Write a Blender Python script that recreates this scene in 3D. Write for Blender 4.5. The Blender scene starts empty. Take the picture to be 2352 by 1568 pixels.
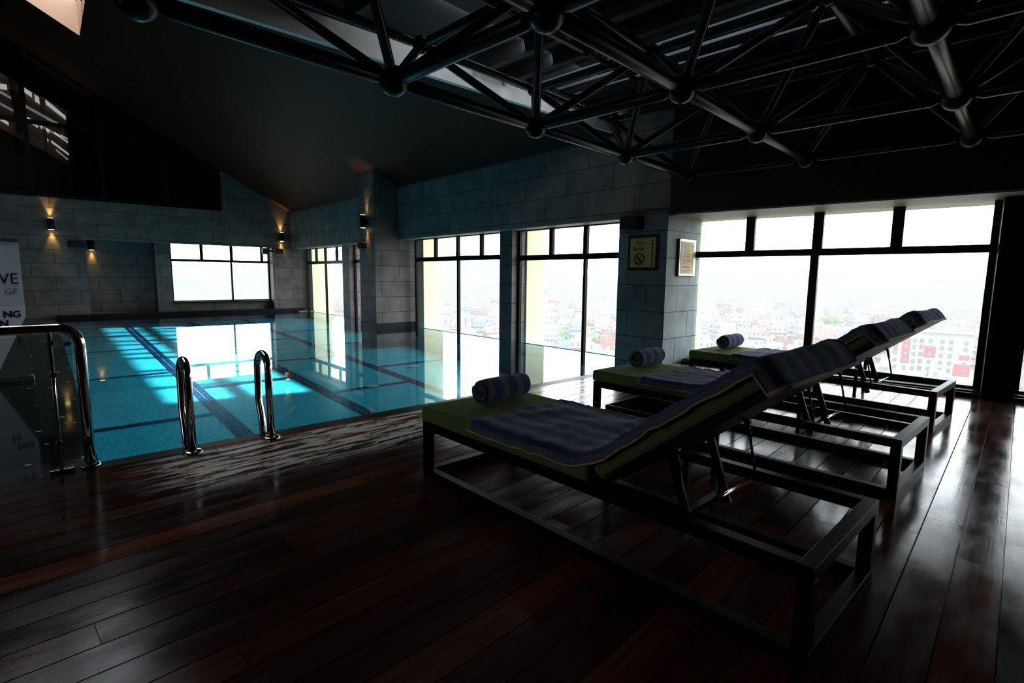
import bpy, bmesh, math, random
from mathutils import Vector, Matrix, noise
random.seed(7)
C = bpy.context.scene.collection
R = math.radians
PI = math.pi

# ------------------------------------------------------------------ frames
TH = 0.068                                   # the pool hall sits a few degrees off the deck grid
HALL = Matrix.Translation((7.9, 4.2, 0)) @ Matrix.Rotation(-TH, 4, 'Z')
TW = 0.085
RWALL = Matrix.Translation((7.85, 4.05, 0)) @ Matrix.Rotation(TW, 4, 'Z')
IDN = Matrix.Identity(4)

# ------------------------------------------------------------------ helpers
class MB:
    def __init__(s):
        s.bm = bmesh.new(); s.uv = s.bm.loops.layers.uv.new('UVMap'); s.keep = set()
    def face(s, pts, smooth=False):
        vs = [s.bm.verts.new(p) for p in pts]
        f = s.bm.faces.new(vs); f.smooth = smooth
        return f
    def box(s, x0, x1, y0, y1, z0, z1, M=None):
        P = [Vector((x, y, z)) for z in (z0, z1) for y in (y0, y1) for x in (x0, x1)]
        if M is not None: P = [M @ p for p in P]
        v = [s.bm.verts.new(p) for p in P]
        for q in ((0,2,3,1),(4,5,7,6),(0,1,5,4),(2,6,7,3),(0,4,6,2),(1,3,7,5)):
            s.bm.faces.new([v[i] for i in q])
        return s
    def prism(s, poly, d0, d1, axis):
        # poly: 2d points; axis: 'x','y' or 'z' extrusion
        def mk(p, d):
            return {'x': (d, p[0], p[1]), 'y': (p[0], d, p[1]), 'z': (p[0], p[1], d)}[axis]
        a = [s.bm.verts.new(mk(p, d0)) for p in poly]; b = [s.bm.verts.new(mk(p, d1)) for p in poly]
        n = len(poly)
        for i in range(n):
            s.bm.faces.new((a[i], a[(i+1) % n], b[(i+1) % n], b[i]))
        s.bm.faces.new(a[::-1]); s.bm.faces.new(b)
        bmesh.ops.recalc_face_normals(s.bm, faces=s.bm.faces[:])
        return s
    def tube(s, pts, r, seg=12, caps=True):
        pts = [Vector(p) for p in pts]
        rings = []
        n = len(pts)
        ref = None
        for i, p in enumerate(pts):
            t = (pts[min(i+1, n-1)] - pts[max(i-1, 0)]).normalized()
            if ref is None:
                ref = Vector((0, 0, 1)) if abs(t.z) < .9 else Vector((1, 0, 0))
            u = (ref - t * ref.dot(t)).normalized(); w = t.cross(u); ref = u
            rr = r[i] if isinstance(r, (list, tuple)) else r
            rings.append([s.bm.verts.new(p + (u * math.cos(2*PI*k/seg) + w * math.sin(2*PI*k/seg)) * rr) for k in range(seg)])
        for a, b in zip(rings, rings[1:]):
            for k in range(seg):
                f = s.bm.faces.new((a[k], a[(k+1) % seg], b[(k+1) % seg], b[k])); f.smooth = True
        if caps:
            s.bm.faces.new(rings[0][::-1]); s.bm.faces.new(rings[-1])
        return s
    def lathe(s, prof, c=(0, 0, 0), seg=24):
        c = Vector(c); rings = []
        for r, z in prof:
            rings.append([s.bm.verts.new(c + Vector((r*math.cos(2*PI*k/seg), r*math.sin(2*PI*k/seg), z))) for k in range(seg)])
        for a, b in zip(rings, rings[1:]):
            for k in range(seg):
                f = s.bm.faces.new((a[k], a[(k+1) % seg], b[(k+1) % seg], b[k])); f.smooth = True
        s.bm.faces.new(rings[0][::-1]); s.bm.faces.new(rings[-1])
        return s
    def sphere(s, c, r, seg=24):
        m = bmesh.ops.create_uvsphere(s.bm, u_segments=seg, v_segments=seg//2, radius=r, matrix=Matrix.Translation(c))
        for v in m['verts']:
            for f in v.link_faces: f.smooth = True
        return s
    def grid(s, P, smooth=True):
        V = [[s.bm.verts.new(p) for p in row] for row in P]
        for i in range(len(V)-1):
            for j in range(len(V[0])-1):
                f = s.bm.faces.new((V[i][j], V[i][j+1], V[i+1][j+1], V[i+1][j])); f.smooth = smooth
        return s
    def build(s, name, m, parent=None, M=None, uv=True, bevel=0):
        s.bm.normal_update()
        if uv:
            for f in s.bm.faces:
                n = f.normal; ax = max(range(3), key=lambda i: abs(n[i]))
                for l in f.loops:
                    p = l.vert.co
                    l[s.uv].uv = (p.y, p.z) if ax == 0 else (p.x, p.z) if ax == 1 else (p.x, p.y)
        me = bpy.data.meshes.new(name); s.bm.to_mesh(me); s.bm.free()
        o = bpy.data.objects.new(name, me); C.objects.link(o)
        if m is not None: me.materials.append(m)
        if parent is not None: o.parent = parent
        if M is not None: o.matrix_basis = M
        if bevel:
            b = o.modifiers.new('bevel', 'BEVEL'); b.width = bevel; b.segments = 2; b.limit_method = 'ANGLE'; b.angle_limit = R(50)
        return o

def tag(o, label=None, cat=None, group=None, kind=None):
    if label: o['label'] = label
    if cat: o['category'] = cat
    if group: o['group'] = group
    if kind: o['kind'] = kind
    return o
def empty(name, M):
    o = bpy.data.objects.new(name, None); C.objects.link(o); o.empty_display_size = .2
    o.matrix_basis = M
    return o
def thing(name, M, label, cat, group=None):
    return tag(empty(name, M), label, cat, group)
def struct(o, label, cat):
    return tag(o, label, cat, None, 'structure')
def dup(root, M, label=None):
    r = root.copy(); C.objects.link(r); r.matrix_basis = M
    if label: r['label'] = label
    for ch in list(root.children):
        c = ch.copy(); C.objects.link(c); c.parent = r; c.matrix_basis = ch.matrix_basis.copy()
        for g in list(ch.children):
            d = g.copy(); C.objects.link(d); d.parent = c; d.matrix_basis = g.matrix_basis.copy()
    return r
def T(x, y, z): return Matrix.Translation((x, y, z))
def RZ(a): return Matrix.Rotation(a, 4, 'Z')

# ------------------------------------------------------------------ materials
class NT:
    def __init__(s, name):
        s.m = bpy.data.materials.new(name); s.m.use_nodes = True
        s.t = s.m.node_tree; s.t.nodes.clear()
        s.out = s.t.nodes.new('ShaderNodeOutputMaterial')
    def n(s, typ, **kw):
        nd = s.t.nodes.new('ShaderNode' + typ)
        for k, v in kw.items():
            if k.startswith('i_'):
                key = k[2:].replace('_', ' ')
                sock = nd.inputs[int(key)] if key.isdigit() else nd.inputs[key]
                s.set(sock, v)
            else: setattr(nd, k, v)
        return nd
    def set(s, sock, v):
        if isinstance(v, bpy.types.NodeSocket): s.t.links.new(v, sock)
        elif hasattr(sock, 'default_value'):
            if sock.type == 'RGBA' and len(v) == 3: v = (*v, 1)
            sock.default_value = v
    def math(s, op, a, b=0, c=0):
        nd = s.t.nodes.new('ShaderNodeMath'); nd.operation = op
        s.set(nd.inputs[0], a); s.set(nd.inputs[1], b); s.set(nd.inputs[2], c)
        return nd.outputs[0]
    def mix(s, f, a, b, blend='MIX'):
        nd = s.t.nodes.new('ShaderNodeMix'); nd.data_type = 'RGBA'; nd.blend_type = blend
        s.set(nd.inputs[0], f); s.set(nd.inputs[6], a); s.set(nd.inputs[7], b)
        return nd.outputs[2]
    def ramp(s, f, stops):
        nd = s.t.nodes.new('ShaderNodeValToRGB'); s.set(nd.inputs[0], f)
        e = nd.color_ramp.elements
        while len(e) < len(stops): e.new(.5)
        for k, (p, c) in zip(e, stops):
            k.position = p; k.color = (*c, 1) if len(c) == 3 else c
        return nd.outputs[0]
    def rng(s, v, a, b, c=0., d=1., smooth=True):
        nd = s.t.nodes.new('ShaderNodeMapRange'); nd.interpolation_type = 'SMOOTHSTEP' if smooth else 'LINEAR'
        for i, x in enumerate((v, a, b, c, d)): s.set(nd.inputs[i], x)
        return nd.outputs[0]
    def noise(s, vec, scale, detail=4, rough=.55):
        nd = s.n('TexNoise', i_Vector=vec, i_Scale=scale, i_Detail=detail, i_Roughness=rough)
        return nd.outputs[0]
    def mapping(s, vec, scale=(1, 1, 1), loc=(0, 0, 0)):
        return s.n('Mapping', i_Vector=vec, i_Scale=scale, i_Location=loc).outputs[0]
    def bump(s, h, strength=.3, dist=.01):
        return s.n('Bump', i_Height=h, i_Strength=strength, i_Distance=dist).outputs[0]
    def bsdf(s, col, rough=.5, metal=0., normal=None, spec=.5, **kw):
        b = s.n('BsdfPrincipled')
        s.set(b.inputs['Base Color'], col); s.set(b.inputs['Roughness'], rough); s.set(b.inputs['Metallic'], metal)
        s.set(b.inputs['Specular IOR Level'], spec)
        if normal is not None: s.set(b.inputs['Normal'], normal)
        for k, v in kw.items(): s.set(b.inputs[k.replace('_', ' ')], v)
        return b.outputs[0]
    def done(s, sh):
        s.t.links.new(sh, s.out.inputs[0]); return s.m
    def schlick(s, f0, normal=None):
        lw = s.n('LayerWeight', i_Blend=.5)
        if normal is not None: s.set(lw.inputs['Normal'], normal)
        return s.math('MULTIPLY_ADD', s.math('POWER', lw.outputs['Facing'], 5.), 1-f0, f0)
    @property
    def pos(s): return s.n('NewGeometry').outputs['Position']
    @property
    def obj(s): return s.n('TexCoord').outputs['Object']
    @property
    def uvc(s): return s.n('TexCoord').outputs['UV']

def simple(name, col, rough=.5, metal=0., var=.25, scale=6, spec=.5, bump=0.):
    t = NT(name); nz = t.noise(t.pos, scale)
    c = t.mix(nz, tuple(x*(1-var) for x in col), tuple(min(1, x*(1+var)) for x in col))
    nm = t.bump(t.noise(t.pos, scale*12), bump, .004) if bump else None
    return t.done(t.bsdf(c, rough, metal, nm, spec))

def stone(name, bw, rh, c1, c2, rough=.55, mort=(.02, .022, .024)):
    t = NT(name)
    b = t.n('TexBrick', i_Vector=t.uvc, i_Color1=(*c1, 1), i_Color2=(*c2, 1), i_Mortar=(*mort, 1), i_Scale=1., i_Mortar_Size=.006,
            i_Mortar_Smooth=.1, i_Bias=0., i_Brick_Width=bw, i_Row_Height=rh)
    nz = t.noise(t.pos, 2.2, 6); n2 = t.noise(t.pos, 40, 3)
    st = t.noise(t.mapping(t.pos, (6, 6, .8)), 1.0, 5)
    c = t.mix(t.rng(nz, .3, .75), b.outputs[0], t.mix(1., b.outputs[0], (.62, .64, .66), 'MULTIPLY'))
    c = t.mix(t.rng(st, .62, .8, 0, .45), c, t.mix(1., c, (.45, .45, .45), 'MULTIPLY'))
    h = t.math('ADD', t.math('MULTIPLY', b.outputs[1], -1.), t.math('MULTIPLY', n2, .15))
    return t.done(t.bsdf(c, rough, 0, t.bump(h, .5, .006), .35))

M = {}
M['stone'] = stone('block_stone', 1.12, .43, (.215, .185, .175), (.185, .158, .15))
M['stone_header_lit'] = stone('block_stone_header_lit', 1.12, .43, (.40, .30, .28), (.345, .26, .24), .6, (.06, .06, .06))  # same block stone, colour lightened to stand in for bounced light
M['stone_pillar'] = stone('block_stone_pillar', .74, .446, (.28, .32, .32), (.24, .28, .285))
M['black_metal'] = simple('black_metal', (.005, .006, .007), .4, 0, .2, 6, .2)
M['frame_metal'] = simple('lounger_metal', (.0035, .0035, .004), 0.38, .0, .2, 8, .10)
M['truss'] = simple('truss_paint', (.008, .0085, .010), .3, .0, .25, 5, .4)
M['dark_ceiling'] = simple('dark_ceiling', (.02, .021, .024), .7)
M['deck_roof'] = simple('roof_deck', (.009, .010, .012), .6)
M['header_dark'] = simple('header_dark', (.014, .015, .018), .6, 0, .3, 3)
M['soffit_wood'] = simple('soffit_wood', (.30, .26, .23), .5, 0, .3, 9)
M['concrete'] = simple('pale_concrete', (.82, .84, .83), .8, 0, .3, 3, .3, .3)
M['cream'] = simple('cream_render', (.62, .60, .44), .8, 0, .04, 2)
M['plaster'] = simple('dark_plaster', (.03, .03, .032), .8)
M['chrome'] = simple('polished_steel', (.62, .60, .58), .12, 1., .05)
M['green'] = None
t = NT('green_fabric')
w = t.noise(t.mapping(t.obj, (400, 400, 400)), 1., 1)
M['green'] = t.done(t.bsdf(t.mix(t.noise(t.obj, 4), (.20, .295, .105), (.255, .365, .135)), .85, 0, t.bump(w, .2, .001), .15))
t = NT('towel_terry')
x = t.n('SeparateXYZ', i_Vector=t.obj).outputs[0]
wob = t.math('MULTIPLY_ADD', t.noise(t.obj, 60, 2), .012, x)
fr = t.math('FRACT', t.math('DIVIDE', wob, .155))
mask = t.rng(fr, .46, .54)
mask = t.math('MULTIPLY', mask, t.rng(fr, .94, 1.0, 1., 0.))
fz = t.noise(t.obj, 170, 3, .7)
c = t.mix(mask, (.042, .11, .37), (.30, .285, .33))
c = t.mix(t.rng(fz, .35, .7), t.mix(1., c, (.55, .55, .6), 'MULTIPLY'), t.mix(1., c, (1.35, 1.35, 1.3), 'MULTIPLY'))
M['towel'] = t.done(t.bsdf(c, .95, 0, t.bump(fz, .9, .006), .1, Sheen_Weight=.4))
M['hem'] = simple('towel_hem', (.72, .62, .50), .9, 0, .2, 40)
# wooden deck
t = NT('deck_wood')
at = t.n('Attribute', attribute_name='plank').outputs[0]
sp = t.n('SeparateColor'); t.set(sp.inputs[0], at)
rr, gg = sp.outputs[0], sp.outputs[1]
P = t.pos
off = t.n('VectorMath', operation='ADD'); t.set(off.inputs[0], P)
cb = t.n('CombineXYZ', i_X=t.math('MULTIPLY', rr, 40.), i_Y=t.math('MULTIPLY', gg, 10.)); t.set(off.inputs[1], cb.outputs[0])
PV = off.outputs[0]
grain = t.noise(t.mapping(PV, (1.6, 34, 1)), 1., 6, .6)
blot = t.noise(t.mapping(PV, (1.1, 3.2, 1)), 1.3, 4)
base = t.ramp(rr, [(0, (.034, .0165, .0115)), (.45, (.080, .027, .0155)), (.75, (.135, .037, .016)), (1., (.25, .062, .02))])
c = t.mix(t.rng(grain, .35, .7), t.mix(1., base, (.6, .6, .6), 'MULTIPLY'), t.mix(1., base, (1.35, 1.3, 1.25), 'MULTIPLY'))
c = t.mix(t.rng(blot, .55, .75, 0, .35), c, (.028, .021, .018))
# worn varnish along the pool edge, window glare painted in as pale colour
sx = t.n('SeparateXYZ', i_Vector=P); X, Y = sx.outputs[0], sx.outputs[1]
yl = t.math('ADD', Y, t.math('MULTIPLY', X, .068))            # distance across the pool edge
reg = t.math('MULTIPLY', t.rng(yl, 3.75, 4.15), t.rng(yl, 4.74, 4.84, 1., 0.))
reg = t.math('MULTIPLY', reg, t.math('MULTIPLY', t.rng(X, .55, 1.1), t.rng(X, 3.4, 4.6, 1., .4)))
worn_glare = t.noise(t.mapping(PV, (2.1, 15, 1)), 1., 7, .62)
wm = t.math('MULTIPLY', t.rng(worn_glare, .455, .53), reg)
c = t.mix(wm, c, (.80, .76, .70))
scr = t.n('TexNoise', i_Vector=t.mapping(P, (2.2, 3.4, 1)), i_Scale=4., i_Detail=8., i_Roughness=.7, i_Distortion=2.2).outputs[0]
scratch = t.rng(t.math('ABSOLUTE', t.math('SUBTRACT', scr, .5)), 0., .012, 1., 0.)
c = t.mix(t.math('MULTIPLY', scratch, .10), c, (.16, .13, .11))
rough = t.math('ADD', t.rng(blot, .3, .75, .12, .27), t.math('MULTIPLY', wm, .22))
h = t.math('ADD', t.math('MULTIPLY', grain, .5), t.math('MULTIPLY', t.noise(t.mapping(P, (7, 9, 1)), 1., 3), 1.2))
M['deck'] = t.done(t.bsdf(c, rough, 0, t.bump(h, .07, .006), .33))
# dark granite with flecks
t = NT('black_granite')
v = t.n('TexVoronoi', i_Vector=t.pos, i_Scale=5., i_Randomness=1.)
f1 = t.math('MULTIPLY', t.rng(v.outputs[0], .10, .15, 1., 0.), t.math('GREATER_THAN', t.n('SeparateColor', i_Color=v.outputs['Color']).outputs[0], .45))
f2 = t.rng(t.noise(t.pos, 55, 2), .68, .74, 0., .35)
c = t.mix(t.math('MAXIMUM', f1, f2), t.mix(t.noise(t.pos, 1.5), (.006, .008, .009), (.014, .017, .018)), (.55, .58, .58))
M['granite'] = t.done(t.bsdf(c, .06, 0, None, .5))
t = NT('granite_coping')
c = t.mix(t.rng(t.noise(t.pos, 70, 2), .66, .72), (.010, .012, .013), (.16, .17, .17))
M['coping'] = t.done(t.bsdf(c, .4, 0, None, .2))
# pool
def tiles(name, c1, c2, mort, bw, rh, rough=.25, ms=.006):
    t = NT(name)
    b = t.n('TexBrick', i_Vector=t.uvc, i_Color1=(*c1, 1), i_Color2=(*c2, 1), i_Mortar=(*mort, 1), i_Scale=1., i_Mortar_Size=ms,
            i_Mortar_Smooth=.2, i_Bias=0., i_Brick_Width=bw, i_Row_Height=rh)
    b.offset = .5
    c = t.mix(t.noise(t.pos, 1.2, 3), t.mix(1., b.outputs[0], (.85, .88, .9), 'MULTIPLY'), b.outputs[0])
    return t.done(t.bsdf(c, rough, 0, None, .3))
M['pool_tile'] = tiles('pool_tile', (.075, .60, .72), (.065, .54, .67), (.16, .68, .76), .12, .24)
M['navy_tile'] = tiles('navy_tile', (.004, .014, .085), (.004, .018, .10), (.04, .16, .32), .12, .12, .25, .008)
t = NT('pool_water')
nm = t.bump(t.noise(t.pos, 1.3, 2), .02, .02)
fre = t.schlick(.02, nm)
tr = t.n('BsdfTransparent', i_Color=(.80, .97, 1., 1)).outputs[0]
gl = t.n('BsdfGlossy', i_Color=(1, 1, 1, 1), i_Roughness=.0); t.set(gl.inputs['Normal'], nm)
mx = t.n('MixShader', i_0=fre, i_1=tr, i_2=gl.outputs[0])
M['water'] = t.done(mx.outputs[0])
def glass(name, tint, f0=.025):
    t = NT(name)
    fre = t.schlick(f0)
    nz = t.mix(t.noise(t.pos, .8), tint, tuple(min(1, x*1.01) for x in tint))
    tr = t.n('BsdfTransparent', i_Color=nz).outputs[0]
    gl = t.n('BsdfGlossy', i_Color=(1, 1, 1, 1), i_Roughness=.01).outputs[0]
    return t.done(t.n('MixShader', i_0=fre, i_1=tr, i_2=gl).outputs[0])
M['pane'] = glass('window_glass', (.97, .985, .985))
M['rail_glass'] = glass('railing_glass', (.86, .92, .90), .04)
M['dark_glass'] = glass('dark_glass', (.30, .28, .27), .05)
t = NT('slope_ceiling')
b = t.n('TexBrick', i_Vector=t.uvc, i_Color1=(.085, .0185, .005, 1), i_Color2=(.075, .016, .0045, 1), i_Mortar=(.012, .010, .008, 1), i_Scale=1.,
        i_Mortar_Size=.008, i_Brick_Width=2.4, i_Row_Height=1.2)
b.offset = 0
M['slope'] = t.done(t.bsdf(t.mix(t.noise(t.pos, 1.), b.outputs[0], t.mix(1., b.outputs[0], (.75, .8, .8), 'MULTIPLY')), .55, 0, None, .3))
t = NT('pale_wood')
g = t.noise(t.mapping(t.obj, (2, 2, 30)), 1., 5)
M['pale_wood'] = t.done(t.bsdf(t.mix(g, (.20, .125, .085), (.26, .165, .12)), .6))
t = NT('reflected_slats')  # timber of the imitated glazing reflection
zc = t.n('SeparateXYZ', i_Vector=t.pos).outputs[2]
sl = t.rng(t.math('FRACT', t.math('MULTIPLY', zc, 9.)), .0, .15)
M['slats'] = t.done(t.bsdf(t.mix(sl, (.06, .036, .026), (.20, .13, .10)), .5))
def emit(name, col, s):
    t = NT(name); c = t.mix(t.noise(t.pos, 2), col, tuple(x*.94 for x in col))
    return t.done(t.n('Emission', i_Color=c, i_Strength=s).outputs[0])
M['glow'] = emit('lamp_glow', (1., .72, .30), 6.)
M['reflection_glow'] = emit('daylight_reflection', (.85, .97, 1.), .75)  # glow standing in for daylight reflected in the gable glazing
M['red_pipe'] = simple('red_pipe_paint', (.16, .012, .010), .35)
M['gold'] = simple('brass_plate', (.78, .52, .20), .4, .15, .1, 20)
M['brown_frame'] = simple('dark_brown_frame', (.03, .018, .012), .5)
M['ink'] = simple('black_ink', (.012, .012, .012), .6)
M['grey_ink'] = simple('grey_ink', (.16, .16, .17), .7)
M['paper'] = simple('cream_paper', (.80, .66, .42), .6, 0, .05, 20)
M['silver'] = simple('brushed_silver', (.30, .30, .33), .38, .8, .08)
M['banner'] = simple('banner_vinyl', (.74, .73, .78), .6, 0, .03)
M['banner_grey'] = simple('banner_grey', (.17, .175, .17), .6, 0, .05)
M['banner_white'] = simple('banner_white', (.82, .84, .90), .6, 0, .03)
M['speaker'] = simple('speaker_plastic', (.010, .011, .014), .45)
M['white_plastic'] = simple('white_plastic', (.5, .6, .6), .4)

# ------------------------------------------------------------------ camera
F = 1196.45; PITCH = -0.1231633; YAW = 0.79875673; ROLL = 0.01073506; EYE = 1.45
def cam_axes():
    c, s = math.cos, math.sin
    Ry = Matrix(((c(YAW), -s(YAW), 0), (s(YAW), c(YAW), 0), (0, 0, 1)))
    Rp = Matrix(((1, 0, 0), (0, c(PITCH), s(PITCH)), (0, -s(PITCH), c(PITCH))))
    Rr = Matrix(((c(ROLL), 0, s(ROLL)), (0, 1, 0), (-s(ROLL), 0, c(ROLL))))
    return Rr @ Rp @ Ry
AX = cam_axes()
cd = bpy.data.cameras.new('camera'); cam = bpy.data.objects.new('camera', cd); C.objects.link(cam)
rt, fw, up = AX[0], AX[1], AX[2]
cam.matrix_world = Matrix(((rt.x, up.x, -fw.x, 0), (rt.y, up.y, -fw.y, 0), (rt.z, up.z, -fw.z, EYE), (0, 0, 0, 1)))
cd.sensor_width = 36; cd.lens = 36 * F / 2352; cd.clip_end = 20000; cd.clip_start = .05
bpy.context.scene.camera = cam

# ------------------------------------------------------------------ world and lamps
wd = bpy.data.worlds.new('sky'); bpy.context.scene.world = wd; wd.use_nodes = True
nt = wd.node_tree; nt.nodes.clear()
wo = nt.nodes.new('ShaderNodeOutputWorld'); bg = nt.nodes.new('ShaderNodeBackground')
tc = nt.nodes.new('ShaderNodeTexCoord'); sz = nt.nodes.new('ShaderNodeSeparateXYZ'); rp = nt.nodes.new('ShaderNodeValToRGB')
nt.links.new(tc.outputs['Generated'], sz.inputs[0]); nt.links.new(sz.outputs[2], rp.inputs[0])
rp.color_ramp.elements[0].position = 0.; rp.color_ramp.elements[0].color = (1, 1, 1, 1)
rp.color_ramp.elements[1].position = .6; rp.color_ramp.elements[1].color = (.82, .93, 1, 1)
nt.links.new(rp.outputs[0], bg.inputs[0]); bg.inputs[1].default_value = 2.6
nt.links.new(bg.outputs[0], wo.inputs[0])
sc = bpy.context.scene
sc.view_settings.view_transform = 'Standard'; sc.view_settings.look = 'None'; sc.view_settings.exposure = 1.2; sc.view_settings.gamma = .78
sc.cycles.sample_clamp_indirect = 6.0
sc.cycles.max_bounces = 10; sc.cycles.transparent_max_bounces = 16

sl = bpy.data.lights.new('sun', 'SUN'); sl.energy = 7.; sl.angle = R(1.4); sl.color = (1, .97, .93)
so = bpy.data.objects.new('sun', sl); C.objects.link(so)
sdir = HALL.to_3x3() @ Vector((.30, .36, -1)).normalized()
so.rotation_euler = sdir.to_track_quat('-Z', 'Y').to_euler(); so.location = (0, 0, 30)

def portal(M4, sx, sy):
    l = bpy.data.lights.new('window_light', 'AREA'); l.shape = 'RECTANGLE'; l.size = sx; l.size_y = sy; l.energy = 1
    l.cycles.is_portal = True
    o = bpy.data.objects.new('window_light', l); C.objects.link(o); o.matrix_basis = M4
def spot(Mw, energy, angle, down=True, parent=None):
    l = bpy.data.lights.new('lamp_beam', 'SPOT'); l.energy = energy; l.spot_size = R(angle); l.spot_blend = .8; l.color = (1, .66, .22)
    l.shadow_soft_size = .03
    o = bpy.data.objects.new('lamp_beam', l); C.objects.link(o)
    o.parent = parent
    o.matrix_basis = Mw @ (Matrix.Identity(4) if down else Matrix.Rotation(PI, 4, 'X'))
    return o

# ================================================================== SETTING
# ---- deck floor: planks along x, cut off along the pool edge
def clip_half(poly, f):
    out = []
    for i in range(len(poly)):
        a, b = poly[i], poly[(i+1) % len(poly)]
        fa, fb = f(a), f(b)
        if fa >= 0: out.append(a)
        if (fa >= 0) != (fb >= 0):
            k = fa/(fa-fb); out.append((a[0]+(b[0]-a[0])*k, a[1]+(b[1]-a[1])*k))
    return out
ct, st = math.cos(TH), math.sin(TH)
def hall_b(p): return (p[0]-7.9)*st + (p[1]-4.2)*ct
def hall_w(a, b, z=0): return HALL @ Vector((a, b, z))
bm = bmesh.new(); col = bm.loops.layers.float_color.new('plank')
pw = .18; y = -6.0; row = 0
rng = random.Random(3)
while y < 5.4:
    x = -7.0 - rng.random()*2.2
    while x < 9.2:
        L = rng.choice((1.5, 2.1, 2.4, 2.7))
        poly = [(max(x, -7.2)+.0012, y+.0035), (min(x+L, 9.2)-.0012, y+.0035), (min(x+L, 9.2)-.0012, y+pw-.0035), (max(x, -7.2)+.0012, y+pw-.0035)]
        if poly[1][0] > poly[0][0]:
            poly = clip_half(poly, lambda p: .105 - hall_b(p))
            if len(poly) >= 3:
                c = (rng.random(), rng.random(), 0, 1)
                top = [bm.verts.new((p[0], p[1], 0)) for p in poly]; low = [bm.verts.new((p[0], p[1], -.03)) for p in poly]
                fs = [bm.faces.new(top)]
                n = len(poly)
                for i in range(n): fs.append(bm.faces.new((low[i], low[(i+1) % n], top[(i+1) % n], top[i])))
                for f in fs:
                    for l in f.loops: l[col] = c
        x += L
    y += pw; row += 1
# dark bearers under the gaps
vs = [bm.verts.new(p) for p in ((-7.2, -6, -.026), (9.2, -6, -.026), (9.2, 4.1, -.026), (-7.2, 5.2, -.026))]
f = bm.faces.new(vs)
for l in f.loops: l[col] = (0, 0, 0, 1)
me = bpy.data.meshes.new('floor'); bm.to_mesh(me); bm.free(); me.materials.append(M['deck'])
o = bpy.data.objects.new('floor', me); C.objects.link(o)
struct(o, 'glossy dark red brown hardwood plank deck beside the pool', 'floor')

# ---- pool
AL, AR, BN, BF = -7.38, .42, .27, 17.1
def zf(b): return -.9 + .036*b
pb = empty('pool_basin', HALL); struct(pb, 'turquoise tiled swimming pool basin with navy lane lines', 'pool')
m = MB(); m.face([(AL, BN, zf(BN)), (AR, BN, zf(BN)), (AR, BF, zf(BF)), (AL, BF, zf(BF))]); m.build('pool_floor', M['pool_tile'], pb)
m = MB()
m.face([(AL, BN, zf(BN)), (AL, BN, 0), (AR, BN, 0), (AR, BN, zf(BN))][::-1])
m.face([(AR, BN, zf(BN)), (AR, BN, -.02), (AR, BF, -.02), (AR, BF, zf(BF))])
m.build('pool_wall', M['pool_tile'], pb)
m = MB(); m.face([(AL, BN, zf(BN)), (AL, BF, zf(BF)), (AL, BF, 0), (AL, BN, 0)]); m.build('pool_wall', M['navy_tile'], pb)
m = MB(); m.face([(AL, BF, zf(BF)), (AR, BF, zf(BF)), (AR, BF, 0), (AL, BF, 0)]); m.build('pool_wall', M['navy_tile'], pb)
for a in (-5.64, -3.8, -2.0):
    for d in (-.062, .062):
        m = MB(); e = .003
        m.face([(a+d-.055, BN, zf(BN)+e), (a+d+.055, BN, zf(BN)+e), (a+d+.055, BF, zf(BF)+e), (a+d-.055, BF, zf(BF)+e)])
        m.build('lane_line', M['navy_tile'], pb)
lanes = [(AL, -5.76, (4.38, 8.05, 11.47, 14.25, 16.5)), (-5.52, -3.92, (2.7, 6.26, 9.85, 12.9, 15.4)), (-3.68, -2.12, (1.1, 4.63, 8.15, 11.5, 14.3)), (-1.88, AR, (2.7, 6.3, 9.9, 13.0))]
for a0, a1, bs in lanes:
    for b in bs:
        m = MB(); e = .004; w_ = .085
        m.face([(a0, b-w_, zf(b-w_)+e), (a1, b-w_, zf(b-w_)+e), (a1, b+w_, zf(b+w_)+e), (a0, b+w_, zf(b+w_)+e)])
        m.build('cross_line', M['navy_tile'], pb)
m = MB(); m.face([(AL, BN, -.03), (AR, BN, -.03), (AR, BF, -.03), (AL, BF, -.03)])
o = m.build('pool_water', M['water'], None, HALL); struct(o, 'still clear turquoise pool water mirroring the windows', 'water')
# copings and terrace
m = MB(); m.box(AL-.0, AR+.3, .112, BN, -.12, .0)
o = m.build('trim_1', M['coping'], None, HALL, bevel=.004); struct(o, 'narrow black granite coping along the near pool edge', 'coping')
m = MB(); m.box(AL-.0, AR, 17.08, 17.3, -.12, .085)
o = m.build('trim_2', M['coping'], None, HALL); struct(o, 'black granite upstand along the far end of the pool', 'coping')
m = MB(); m.box(-15, AL-.002, .112, 17.3, -.12, 0.)
o = m.build('floor_left', M['granite'], None, HALL); struct(o, 'polished black granite terrace with white flecks left of the pool', 'floor')

# ---- sloped ceiling over the pool with a skylight opening
SL, Z0 = .543, 3.9
def zc(a): return Z0 - SL*a
HA0, HA1, HB0, HB1 = -9.3, -6.45, 1.7, 13.06
m = MB(); th = .12
def cpatch(a0, a1, b0, b1):
    if a1 <= a0 or b1 <= b0: return
    lo = [(a0, b0, zc(a0)), (a1, b0, zc(a1)), (a1, b1, zc(a1)), (a0, b1, zc(a0))]
    hi = [(p[0], p[1], p[2]+th) for p in lo]
    m.face(lo[::-1]); m.face(hi)
    for i in range(4): m.face([lo[i], lo[(i+1) % 4], hi[(i+1) % 4], hi[i]])
BA, BB = 1.0, 17.9
cpatch(-12.2, HA0, BA, BB); cpatch(HA1, 1.0, BA, BB); cpatch(HA0, HA1, BA, HB0); cpatch(HA0, HA1, HB1, BB)
o = m.build('ceiling', M['slope'], None, HALL); struct(o, 'dark brown panelled ceiling sloping over the pool', 'ceiling')
sk = empty('window_7', HALL); struct(sk, 'rooflight with pale timber linings in the sloping pool ceiling', 'skylight')
m = MB(); D = .8
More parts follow.
